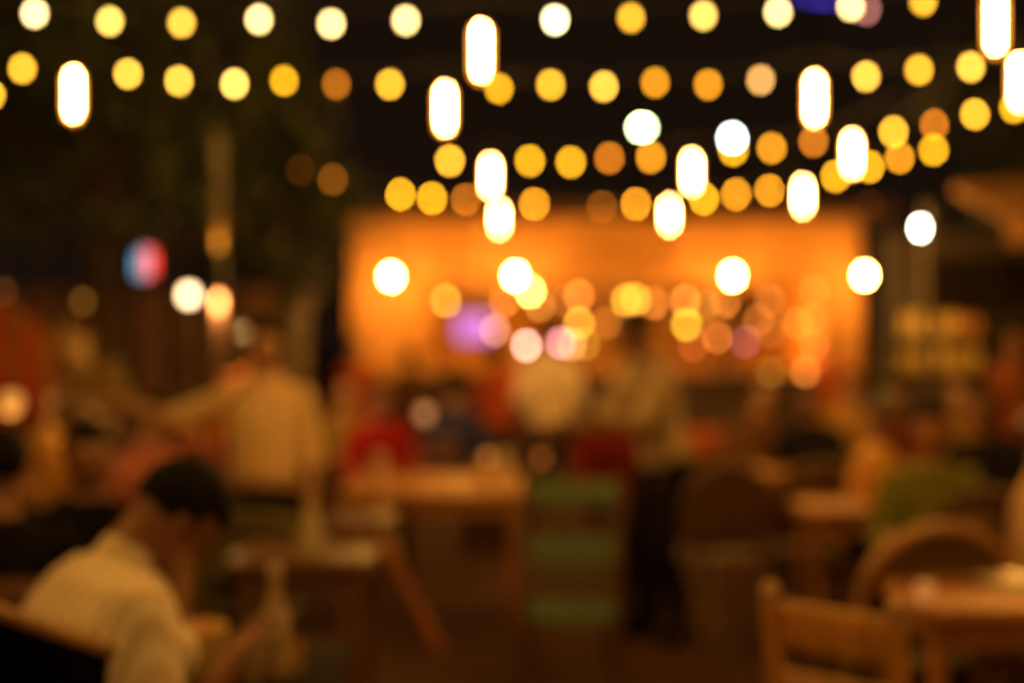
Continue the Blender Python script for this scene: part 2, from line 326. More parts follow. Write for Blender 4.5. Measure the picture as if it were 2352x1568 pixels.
# cream globe lamp left
p = at(434, 678, 11)
t = thing('globe_lamp', 'cream white globe lamp on a thin post left of the standing waiter', 'globe lamp', (p.x, p.y, 0))
bm = B(); ball(bm, (0, 0, p.z), .05, 18); obj('globe', bm, glow('cream_globe', (1, .72, .40), 9), t)
bm = B(); tube(bm, [(0, 0, 0), (0, 0, p.z-.05)], [.03, .02], 10); lathe(bm, (0, 0, p.z-.07), [(.02, 0), (.04, .01), (.035, .03)], 12); obj('post', bm, black, t)
lamp('globe_lamp_light', (0, -.12, p.z), (1, .6, .3), 10, t, .05)
# post with up and down light
p = at(503, 625, 9.0)
t = thing('lamp_post', 'tall slim timber post with a sconce shining up and down it', 'post', (p.x, p.y, 0))
bm = B(); tube(bm, [(0, 0, 0), (0, 0, 2.85)], .030, 14); obj('pole', bm, mat('varnished_post', (.045, .02, .008), .45, kind='wood', scale=6), t)
bm = B(); lathe(bm, (0, -.085, p.z-.15), [(.04, 0), (.045, .01), (.045, .29), (.04, .3)], 16); box(bm, (0, -.04, p.z), (.03, .05, .08)); obj('sconce', bm, black, t)
lamp('downlight', (0, -.10, p.z-.19), (1, .50, .15), 60, t, .02)
lamp('uplight', (0, -.10, p.z+.19), (1, .44, .03), 9, t, .02)
# blue white red lit sign
p = at(333, 603, 12.5)
t = thing('lit_sign', 'small lit hanging sign with blue, white and red vertical bands', 'sign', p)
bm = B(); box(bm, (0, .03, 0), (.20, .05, .28), bev=.015); obj('sign_box', bm, black, t)
for dx, c, s, wz, n in ((-.066, (.08, .36, .55), 2.2, .19, 'blue_band'), (0, (1, .42, .50), 1.3, .25, 'white_band'), (.062, (1, .03, .02), 3.4, .20, 'red_band')):
    bm = B(); box(bm, (dx, 0, -.02 if dx < -.05 else .0), (.045, .014, wz), bev=.005); obj(n, bm, glow(n, c, s), t)
bm = B(); tube(bm, [(0, .03, .14), (0, .03, .8), (-.5, .03, .8)], .012, 8); obj('bracket', bm, black, t)
# blue neon at top
p = at(1872, 2, 22)
t = thing('neon_strip', 'short blue neon strip high up at the top edge of the photo', 'neon light', p)
bm = B(); tube(bm, [(-.35, 0, .12), (.3, 0, .05)], .03, 10); obj('tube', bm, glow('blue_neon', (.06, .05, 1), 2.2), t)
bm = B(); box(bm, (0, .08, .1), (.8, .06, .16), bev=.01); tube(bm, [(0, .1, .1), (0, .1, -6.9)], .05, 10); obj('mount', bm, black, t)
pendant(1990, 20, 22, (1, .35, .28), 9, 'dull pink round light at the top edge, right of the blue neon', .05, 'faint small lights around the terrace', drop=.8)

# ---------------------------------------------------------------- trees, fence, background
def leaves(bm, c, rad, n, s=.09):
    for _ in range(n):
        v = Vector((random.gauss(0, 1), random.gauss(0, 1), random.gauss(0, 1))).normalized()*(random.random()**.45)
        q = Vector((v.x*rad[0], v.y*rad[1], v.z*rad[2])); q *= 1+.35*noise.noise(v*2.3+Vector(c))
        if noise.noise((q+Vector(c))*1.3) < -.16: continue
        q += Vector(c); a = Vector((random.gauss(0, 1), random.gauss(0, 1), random.gauss(0, .6))).normalized(); b = a.cross(Vector((random.gauss(0, 1), random.gauss(0, 1), random.gauss(0, 1)))).normalized()
        L = s*random.uniform(.7, 1.4)
        vs = [bm.verts.new(q+a*L), bm.verts.new(q+b*L*.4), bm.verts.new(q-a*L), bm.verts.new(q-b*L*.4)]; bm.faces.new(vs)
bark = mat('tree_bark', (.09, .055, .03), .9, var=.5, scale=14, bump=.5)
leafm = mat('olive_leaves', (.065, .085, .014), .6, var=.55, scale=5); leafd = mat('dark_leaves', (.04, .05, .012), .6, var=.5, scale=5)
def tree(x, y, h, rad, n, label, lm, s=.09, base=None):
    t = thing('broadleaf_tree', label, 'tree', (x, y, 0), 0, 'trees around the terrace'); hb = base or h*.45
    bm = B(); tube(bm, [(0, 0, 0), (.05, 0, h*.2), (-.04, .05, h*.42), (.06, 0, h*.62), (0, 0, h*.85)], [.17, .13, .11, .08, .03], 12)
    for k in range(9):
        a = k*2.4; z = h*(.38+.05*k); e = Vector((cos(a)*rad[0]*.75, sin(a)*rad[1]*.75, z+h*.2))
        tube(bm, [(0, 0, z), e*.5+Vector((0, 0, z*.5+.02)), e], [.06, .035, .012], 8)
    obj('trunk', bm, bark, t)
    bm = B(); leaves(bm, (0, 0, hb+rad[2]), rad, n, s); obj('crown', bm, lm, t, False)
tree(-3.9, 13.6, 5.2, (2.3, 1.6, 1.6), 5200, 'olive green leafy tree behind the slim post on the left', leafm, .10, 2.35)
tree(-7.2, 15.5, 6.2, (2.6, 2, 2.1), 4200, 'dark leafy tree at the far left of the terrace', leafd, .11, 2.3)
tree(-3.0, 18.2, 4.6, (1.2, 1.2, 1.2), 3000, 'small olive green tree beside the left end of the orange building', leafm, .09, 2.1)
tree(7.6, 19, 6.0, (2.2, 2, 2.0), 3400, 'dark leafy tree at right beyond the corner of the orange building', leafd, .11, 2.6)
t = thing('plank_fence', 'brown vertical plank fence standing behind the diners on the left', 'fence', (-5.2, 14.6, 0))
for k in range(15):
    x = -2.6+k*.37
    bm = B(); box(bm, (x, random.uniform(-.02, .02), 1.06), (.30+random.uniform(-.04, .03), .03, 2.1+random.uniform(-.05, .05)), bev=.004)
    obj('plank', bm, mat('fence_wood_%d' % (k % 3), [(.17, .065, .03), (.10, .05, .02), (.21, .09, .04)][k % 3], .7, kind='wood', scale=3), t)
for z in (.5, 1.7):
    bm = B(); box(bm, (0, .06, z), (5.6, .05, .09)); obj('rail', bm, dkwood, t)
t = thing('grey_shed', 'low greyish olive shed behind the standing waiter, left of the orange building', 'shed', (-3.5, 18.6, 0))
bm = B(); box(bm, (0, 0, 1.05), (1.5, 1.5, 2.1)); obj('wall', bm, mat('grey_olive_boards', (.15, .12, .07), .8, kind='wood', scale=2.5, var=.5), t, False)
bm = B(); box(bm, (0, 0, 2.18), (1.8, 1.9, .12), rx=.06); obj('roof', bm, dkwood, t, False)
# orange red canopy at left edge
cc = at(-38, 840, 7.6)
t = thing('parasol', 'orange red round parasol canopy tilted on its side at the left edge', 'parasol', (cc.x, cc.y, 0))
bm = B(); n = 28; rings = []
for i in range(9):
    a = i/8*R(80); rings.append([bm.verts.new((sin(a)*cos(2*pi*j/n)*.42, -cos(a)*.22, cc.z+sin(a)*sin(2*pi*j/n)*.36)) for j in range(n)] if i else [bm.verts.new((0, -.22, cc.z))])
for j in range(n): bm.faces.new((rings[0][0], rings[1][j], rings[1][(j+1) % n]))
for A, Bq in zip(rings[1:], rings[2:]):
    for j in range(n): bm.faces.new((A[j], Bq[j], Bq[(j+1) % n], A[(j+1) % n]))
bmesh.ops.solidify(bm, geom=bm.faces[:], thickness=.006)
obj('canopy', bm, mat('orange_red_fabric', (.42, .08, .018), .8, kind='stripe', scale=2.2, col2=(.36, .17, .04)), t)
bm = B(); tube(bm, [(0, -.2, cc.z), (0, .35, cc.z-.1), (0, .5, 0)], .018, 10); obj('pole', bm, dkwood, t)
pendant(25, 925, 6.6, (1, .40, .07), .9, 'small amber lantern glowing in front of the orange red parasol', .05, 'faint small lights around the terrace', drop=.05, name='table_lantern', cat='lantern', pw=4)
p = at(160, 845, 9)
t = thing('potted_plant', 'tall golden lit plant in a dark pot between the parasol and the diners', 'plant', (p.x, p.y, 0))
bm = B(); lathe(bm, (0, 0, 0), [(.14, 0), (.2, .05), (.22, .5), (.2, .52)], 20); obj('pot', bm, dkwood, t)
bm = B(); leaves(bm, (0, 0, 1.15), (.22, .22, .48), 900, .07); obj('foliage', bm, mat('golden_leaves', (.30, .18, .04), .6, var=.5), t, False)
bm = B(); tube(bm, [(0, 0, .4), (.02, 0, 1.2)], [.02, .01], 8); obj('stem', bm, bark, t)
# right side bar stall
t = thing('market_stall', 'dark stall at the right with sloping lit awning above stocked shelves', 'stall', (4.05, 11.2, 0))
def sp(name, bm, m, smooth=False): return obj(name, bm, m, t, smooth)
xs0 = (2050-CX)/F*11-3.9
bm = B(); box(bm, (1.0, 1.2, 1.25), (3.6, .1, 2.5)); sp('back_panel', bm, mat('stall_boards', (.05, .03, .018), .7, kind='wood', scale=3))
for x in (-.85, 2.6):
    bm = B(); box(bm, (x, -.3, 1.3), (.08, .08, 2.6)); sp('post', bm, dkwood)
bm = B(); box(bm, (.9, -.34, 1.98), (3.5, .04, .44)); sp('dark_valance', bm, mat('dark_valance_cloth', (.02, .012, .010), .9))
bm = B(); box(bm, (1.0, -.7, 2.72), (3.2, 1.2, .05), rx=.30, ry=-.10); box(bm, (1.0, -1.26, 2.47), (3.2, .03, .18), ry=-.10); sp('awning', bm, mat('tan_awning_cloth', (.34, .17, .06), .8, kind='stripe', scale=1.2, col2=(.26, .13, .05)))
bm = B(); box(bm, (.8, -.1, .5), (3.0, .6, 1.0)); box(bm, (.8, -.1, 1.02), (3.1, .7, .05)); sp('counter', bm, dkwood)
for z in (1.30, 1.60): bm = B(); box(bm, (.5, 1.0, z), (2.6, .3, .03)); sp('shelf', bm, dkwood)
gold = mat('golden_jar', (.62, .36, .07), .3, var=.3); oran = mat('orange_jar', (.60, .22, .05), .3, var=.3)
for r_, z in enumerate((1.615, 1.315)):
    for j in range(7):
        X = 2082+j*27; q = at(X, 0, 12.1); bm = B(); h = random.uniform(.14, .2)
        lathe(bm, (0, 0, 0), [(.035, 0), (.042, .01), (.042, h*.75), (.026, h*.85), (.028, h)], 14)
        o = obj('jar', bm, oran if (j > 4 and r_ == 0) else gold); o.location = (q.x, 12.12, z)
        tag(o, f"{'orange' if (j > 4 and r_ == 0) else 'golden'} jar, {NAMES[j]} from the left on the {'upper' if r_ == 0 else 'lower'} shelf of the right stall", 'jar', 'jars on the right stall shelves')
lamp('stall_lamp_light', at(2160, 725, 11.6), (1, .58, .12), 14, None, .05).name = 'stall_strip_light'
lp = bpy.data.objects['stall_strip_light']; st = lp
tt = thing('strip_lamp', 'small hidden lamp lighting the jars on the stall shelves', 'lamp', at(2160, 712, 11.6)); bm = B(); lathe(bm, (0, 0, 0), [(.03, 0), (.04, .02), (.02, .08)], 12); obj('shade', bm, black, tt)
lp.parent = tt; lp.location = (0, 0, -.06)
q = at(2250, 500, 9.0)
tt = thing('awning_lamp', 'small lamp under the tan awning of the right stall', 'lamp', q); bm = B(); lathe(bm, (0, 0, 0), [(.02, 0), (.05, .02), (.02, .09)], 12); obj('shade', bm, black, tt)
lamp('awning_lamp_light', (0, -.1, .12), (1, .42, .06), 2.0, tt, .05)

# ---------------------------------------------------------------- furniture
oak = mat('oak_wood', (.50, .20, .045), .5, kind='wood', scale=4, var=.35); brown = mat('brown_wood', (.17, .07, .025), .45, kind='wood', scale=4, var=.4)
green = mat('green_paint', (.17, .28, .16), .7, var=.2); blackp = mat('black_fabric', (.005, .004, .004), .9); tan = mat('tan_wood', (.46, .23, .07), .45, kind='wood', scale=4, var=.3)
def rect_table(name, label, c, w_, d_, m, rz=0, h=.75, group='dining tables', th=.04):
    t = thing(name, label, 'table', (c[0], c[1], 0), rz, group)
    bm = B(); box(bm, (0, 0, h-th/2), (w_, d_, th), bev=.006); obj('tabletop', bm, m, t)
    bm = B()
    for s in (-1, 1): box(bm, (0, s*(d_/2-.06), h-th-.045), (w_-.14, .02, .085)); box(bm, (s*(w_/2-.06), 0, h-th-.045), (.02, d_-.14, .085))
    obj('apron', bm, m, t, False)
    for sx in (-1, 1):
        for sy in (-1, 1):
            bm = B(); tube(bm, [(sx*(w_/2-.06), sy*(d_/2-.06), h-th-.003), (sx*(w_/2-.06), sy*(d_/2-.06), 0)], [.032, .02], 10); obj('leg', bm, m, t)
    return t
def round_table(label, c, r, m, h=.75):
    t = thing('round_table', label, 'table', (c[0], c[1], 0), 0, 'dining tables')
    bm = B(); lathe(bm, (0, 0, h-.035), [(r-.01, 0), (r, .01), (r, .028), (r-.008, .035)], 40); obj('tabletop', bm, m, t)
    bm = B(); lathe(bm, (0, 0, 0), [(.04, .02), (.035, h-.04)], 16); obj('pedestal', bm, black, t)
    bm = B(); lathe(bm, (0, 0, 0), [(.24, 0), (.24, .012), (.05, .03)], 24); obj('base', bm, black, t)
    return t
def plain_chair(label, c, rz, m, cushion=None):
    t = thing('dining_chair', label, 'chair', (c[0], c[1], 0), rz, 'chairs around the tables')
    bm = B(); box(bm, (0, 0, .44), (.42, .40, .035), bev=.01); obj('seat', bm, m, t)
    for sx in (-1, 1):
        bm = B(); tube(bm, [(sx*.18, -.17, .425), (sx*.19, -.19, 0)], [.018, .013], 8); obj('leg', bm, m, t)
        bm = B(); tube(bm, [(sx*.18, .18, 0), (sx*.18, .17, .45), (sx*.17, .24, .88)], [.014, .018, .015], 8); obj('leg', bm, m, t)
    bm = B()
    for z in (.60, .72, .84): box(bm, (0, .20+(z-.5)*.1, z), (.34, .018, .065), bev=.005)
    obj('backrest', bm, m, t); return t
def hoop_chair(label, c, rz, m, panel, w_=.25, top=.96, rr=.022):
    t = thing('hoop_back_chair', label, 'chair', (c[0], c[1], 0), rz, 'round backed chairs')
    bm = B(); lathe(bm, (0, 0, .42), [(.20, 0), (.225, .012), (.225, .03), (.21, .04)], 32); obj('seat', bm, panel, t)
    hp = []
    for i in range(25):
        a = -R(30)+i/24*R(240); hp.append((cos(a)*w_, .21+.05*sin(a), .70+sin(a)*(top-.70) if sin(a) > 0 else .70+sin(a)*.45))
    bm = B(); tube(bm, hp, rr, 10); obj('hoop', bm, m, t)
    bm = B(); vs = [bm.verts.new((x*.93, y+.004, .70+(z-.70)*.93)) for x, y, z in hp]; bm.faces.new(vs)
    bmesh.ops.solidify(bm, geom=bm.faces[:], thickness=.008); obj('back_panel', bm, panel, t, False)
    for sx in (-1, 1):
        for sy in (-1, 1):
            bm = B(); tube(bm, [(sx*.15, sy*.15, .43), (sx*.20, sy*.20, 0)], [.018, .013], 8); obj('leg', bm, m, t)
    return t
def pt(X, d): return ((X-CX)/F*d, d)
# centre table (yellow brown) 
rect_table('dining_table', 'long yellow brown table in the middle distance left of the green slatted chair', ((pt(995, 7.75)[0]), 7.95), .98, 1.1, oak)
rect_table('dining_table', 'brown wooden table behind the woman in the striped blouse', (pt(700, 5.2)[0], 5.35), .52, .6, brown)
rect_table('dining_table', 'thick edged wooden table at the right edge of the photo', (1.19+.62, 4.44), 1.24, .64, oak, th=.05)
rect_table('dining_table', 'small orange brown table far right of the standing man', (pt(1790, 8.6)[0], 8.8), .6, .5, oak)
rect_table('dining_table', 'orange brown table in front of the green shirted diner', (pt(2060, 6.7)[0], 6.9), .86, .5, oak)
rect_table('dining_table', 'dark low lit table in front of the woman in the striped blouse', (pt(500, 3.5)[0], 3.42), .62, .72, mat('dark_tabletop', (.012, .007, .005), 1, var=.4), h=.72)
rect_table('dining_table', 'far brown table with a red cloth near the bar', (pt(1700, 12.5)[0], 12.6), 1.0, .7, brown)
bm = B(); box(bm, (0, 0, .003), (1.04, .74, .006)); 
for s in (-1, 1): box(bm, (0, s*.371, -.10), (1.04, .004, .22)); box(bm, (s*.521, 0, -.10), (.004, .74, .22))
o = obj('tablecloth', bm, mat('red_brown_cloth', (.50, .10, .03), .9), None, False); o.location = (pt(1700, 12.5)[0], 12.6, .753); tag(o, 'red brown tablecloth on the far table near the bar', 'tablecloth')
rect_table('dining_table', 'brown table beside the pink shirted diner on the left', (pt(430, 6.6)[0], 6.7), .6, .5, brown)
# green slat chair seen from behind
t = thing('slatted_chair', 'green painted chair with wide horizontal slats, its back to the camera', 'chair', (pt(1315, 6.4)[0], 6.6, 0), R(180))
for z in (.853, .598, .322):
    bm = B(); box(bm, (0, .20, z), (.42, .022, .10), bev=.006); obj('slat', bm, green, t)
for z in (.74, .46):
    bm = B(); box(bm, (0, .196, z-.04), (.38, .015, .05), bev=.004); obj('cross_rail', bm, mat('reddish_wood', (.13, .05, .018), .5, kind='wood', scale=4), t)
bm = B(); box(bm, (0, -.02, .44), (.40, .38, .03), bev=.006); obj('seat', bm, mat('olive_seat', (.035, .035, .012), .85), t)
for sx in (-1, 1):
    bm = B(); box(bm, (sx*.21, .20, .46), (.032, .032, .92), bev=.004); obj('leg', bm, brown, t)
    bm = B(); box(bm, (sx*.19, -.18, .21), (.032, .032, .42), bev=.004); obj('leg', bm, brown, t)
# hoop chairs
wov = mat('woven_cane', (.10, .055, .018), .7, kind='brick', scale=60, col2=(.08, .04, .015)); dkp = mat('dark_cane', (.13, .055, .02), .7, var=.3)
olv = mat('olive_hoop', (.20, .16, .04), .5, var=.2)
hoop_chair('brown hoop backed chair with woven back at lower right, behind the thick edged table', pt(2080, 4.9), R(12)+pi, tan, wov, .265, .915, .022)
hoop_chair('dark hoop backed chair behind the table at the right edge', pt(2255, 5.9), R(-10)+pi, brown, dkp, .26, .93)
hoop_chair('dim brown hoop backed chair right of the standing man', pt(1640, 7.3), R(10)+pi, brown, dkp, .22, .92)
hoop_chair('olive hoop backed chair behind the brown table at left', pt(600, 5.9), pi, olv, mat('olive_panel', (.13, .10, .025), .7), .26, .84)
hoop_chair('very dark hoop backed chair beyond the orange brown table at right', pt(1865, 7.6), pi, brown, dkp, .25, .90)
# ladder chair closest
t = thing('ladder_back_chair', 'closest wooden ladder back chair with ball finials at the bottom right', 'chair', (pt(2040, 3.42)[0], 3.5, 0), R(180-44))
lad = mat('honey_wood', (.68, .32, .07), .4, kind='wood', scale=4, var=.3)
for sx in (-1, 1):
    bm = B(); tube(bm, [(sx*.17, .20, 0), (sx*.17, .19, .5), (sx*.17, .22, .88)], .022, 12)
    obj('leg', bm, lad, t)
    bm = B(); ball(bm, (sx*.17, .222, .905), .027, 16); obj('finial', bm, tan, t)
    bm = B(); tube(bm, [(sx*.18, -.18, 0), (sx*.18, -.18, .45)], .02, 12); obj('leg', bm, lad, t)
for z, q in ((.83, .11), (.69, .06)):
    bm = B(); box(bm, (0, .20, z), (.31, .02, q), bev=.008); obj('rung', bm, lad, t)
bm = B(); box(bm, (0, 0, .45), (.40, .40, .04), bev=.01); obj('seat', bm, wov, t)
for y in (-.18, .2):
    bm = B(); tube(bm, [(-.17, y, .22), (.17, y, .22)], .012, 8); obj('stretcher', bm, lad, t)
# folding chair legs (diagonal, orange)
t = thing('folding_stand', 'folding wooden stand with crossed reddish legs left of centre', 'stand', (pt(900, 5.6)[0], 5.6, 0))
redw = mat('red_brown_wood', (.42, .12, .03), .5, kind='wood', scale=4)
a = at(865, 1225, 5.5)-Vector((pt(900, 5.6)[0], 5.6, 0)); b = at(1010, 1490, 5.5)-Vector((pt(900, 5.6)[0], 5.6, 0)); b.z = max(.02, b.z)
bm = B(); tube(bm, [a+(a-b)*.0, b], .024, 10); obj('leg', bm, redw, t)
bm = B(); tube(bm, [(a.x+.06, .12, a.z), (a.x-.12, .14, .02)], .02, 10); obj('leg', bm, brown, t)
bm = B(); tube(bm, [(a.x-.04, .30, a.z+.14), (a.x+.06, .05, a.z-.12)], .022, 10); obj('leg', bm, tan, t)
bm = B(); box(bm, (a.x-.08, .1, a.z+.03), (.26, .32, .03), bev=.008); obj('top', bm, brown, t)
# foreground dark barrel chair
t = thing('barrel_chair', 'black barrel chair with a thin brown rim in the bottom left corner', 'chair', (-1.04, 3.05, 0), 0)
rim = []; n = 22
for i in range(n+1):
    a = R(150)+i/n*R(215); rim.append(Vector((cos(a)*.33, sin(a)*.30, 1.05-.20*min(1, max(0, (math.degrees(a)-255)/80)))))
bm = B(); tube(bm, rim, .014, 10); obj('rim', bm, tan, t)
bm = B(); top = [bm.verts.new((p.x, p.y, p.z-.01)) for p in rim]; bot = [bm.verts.new((p.x*.9, p.y*.9, .36)) for p in rim]
for i in range(n): bm.faces.new((top[i], top[i+1], bot[i+1], bot[i]))
bmesh.ops.solidify(bm, geom=bm.faces[:], thickness=.03); obj('back_shell', bm, blackp, t)
bm = B(); lathe(bm, (0, 0, .36), [(.24, 0), (.27, .03), (.26, .08), (.2, .1)], 28); obj('seat_cushion', bm, blackp, t)
for k in range(4):
    bm = B(); a = R(45+90*k); tube(bm, [(cos(a)*.2, sin(a)*.2, .37), (cos(a)*.25, sin(a)*.25, 0)], [.02, .014], 8); obj('leg', bm, brown, t)

# things on tables
def on_table(name, label, cat, X, d, z, prof, m, group=None, n=20):
    bm = B(); lathe(bm, (0, 0, 0), prof, n); o = obj(name, bm, m); x, y = pt(X, d); o.location = (x, y, z+.001); tag(o, label, cat, group); return o
cream = mat('cream_ceramic', (.72, .55, .40), .3, var=.15); clear = mat('cloudy_glass', (.62, .46, .32), .12, var=.4, scale=20)
o = on_table('water_bottle', 'tall pale bottle standing on the dark front table', 'bottle', 632, 3.35, .72, [(.030, 0), (.036, .01), (.036, .06), (.030, .09), (.035, .12), (.034, .155), (.016, .20), (.015, .23), (.018, .232), (.018, .25)], clear)
bm = B(); lathe(bm, (0, 0, .10), [(.0365, 0), (.0365, .05)], 20); obj('label_band', bm, cream, o)
bm = B(); lathe(bm, (0, 0, .25), [(.018, 0), (.018, .02)], 14); obj('cap', bm, cream, o)
on_table('drinking_glass', 'low drinking glass left of the pale bottle', 'glass', 570, 3.30, .72, [(.026, 0), (.032, .085), (.029, .087), (.024, .01)], clear)
on_table('drinking_glass', 'small glass right of the pale bottle on the front table', 'glass', 672, 3.42, .72, [(.024, 0), (.03, .075), (.027, .077), (.022, .01)], mat('tea_glass', (.50, .26, .10), .15))
on_table('bowl', 'cream bowl beside the elbow of the woman in the striped blouse', 'bowl', 435, 3.30, .72, [(.04, 0), (.045, .01), (.085, .09), (.09, .135), (.082, .135), (.04, .02)], mat('ochre_ceramic', (.75, .48, .20), .4))
on_table('cup', 'small pale cup at the very bottom left of the front table', 'cup', 300, 3.25, .72, [(.03, 0), (.04, .05), (.042, .085), (.037, .085), (.028, .01)], cream)
for X, d, h, m, l in ((870, 8.0, .16, cream, 'pale glass at the left end of the long yellow brown table'), (940, 8.2, .10, mat('brown_bottle', (.3, .12, .03), .2), 'brown tumbler on the long yellow brown table'),
                      (1110, 7.9, .12, gold, 'golden tumbler at the right end of the long yellow brown table'), (1160, 8.2, .15, cream, 'pale jug beside the golden tumbler')):
    on_table('tumbler', l, 'tumbler', X, d, .75, [(.035, 0), (.04, .01), (.038, h), (.034, h)], m, 'glasses on the long table')
on_table('plate', 'pale plate on the thick edged table at the right edge', 'plate', 2325, 4.5, .75, [(.06, 0), (.12, .018), (.118, .022), (.06, .008)], cream)
on_table('candle_jar', 'small lit candle jar at the near corner of the thick edged table', 'candle', 2125, 4.22, .75, [(.025, 0), (.028, .05), (.024, .05)], glow('candle_wax', (1, .38, .10), .35))
on_table('folded_menu', 'pale folded napkin on the brown table at left', 'napkin', 715, 5.2, .75, [(.05, 0), (.045, .08), (.02, .17), (.012, .18)], mat('olive_white_cloth', (.50, .42, .24), .8), n=6)
pendant(975, 950, 9.4, (1, .40, .14), 1.0, 'pale glowing ball between the red and navy shirted diners', .045, 'faint small lights around the terrace', drop=.02, name='table_lantern', cat='lantern')  # small dim glowing ball between the two diners
pendant(1120, 1052, 7.9, (1, .33, .05), .9, 'faint amber glint on the long table, added glowing ball left of the other', .03, 'faint small lights around the terrace', drop=.02, name='glint_ball', cat='candle')  # small glowing balls added to imitate glints at table height
pendant(1243, 1052, 7.9, (1, .25, .04), .6, 'faint amber glint beside the green slatted chair, added glowing ball', .03, 'faint small lights around the terrace', drop=.02, name='glint_ball', cat='candle')

# ---------------------------------------------------------------- people
def remesh(bm, vox, name, m, parent, smooth=6):
    me = bpy.data.meshes.new(name); bmesh.ops.recalc_face_normals(bm, faces=bm.faces); bm.to_mesh(me); bm.free()
    o = bpy.data.objects.new(name, me); C.objects.link(o)
    r = o.modifiers.new('r', 'REMESH'); r.mode = 'VOXEL'; r.voxel_size = vox
    s = o.modifiers.new('s', 'SMOOTH'); s.factor = .5; s.iterations = smooth
    dg = bpy.context.evaluated_depsgraph_get(); ev = o.evaluated_get(dg); nm = bpy.data.meshes.new_from_object(ev)
    o.modifiers.clear(); o.data = nm; nm.name = name
    for p in nm.polygons: p.use_smooth = True
    nm.materials.clear(); nm.materials.append(m); o.parent = parent
    return o
def ik(a, b, l1, l2, pole):
    a, b = Vector(a), Vector(b); d = b-a; L = min(d.length, (l1+l2)*.999); d.normalize(); b = a+d*L
    x = (l1*l1-l2*l2+L*L)/(2*L); h = math.sqrt(max(0, l1*l1-x*x)); p = Vector(pole); p = (p-d*p.dot(d)).normalized()
    return a+d*x+p*h, b
SK = mat('skin_warm', (.46, .23, .12), .5, var=.12, scale=12); SKD = mat('skin_brown', (.24, .10, .05), .5, var=.12, scale=12)
HAIR = mat('black_hair', (.008, .006, .005), .8, kind='wood', scale=12, var=.4); HAIRB = mat('brown_hair', (.09, .04, .02), .45, kind='wood', scale=12, var=.4)
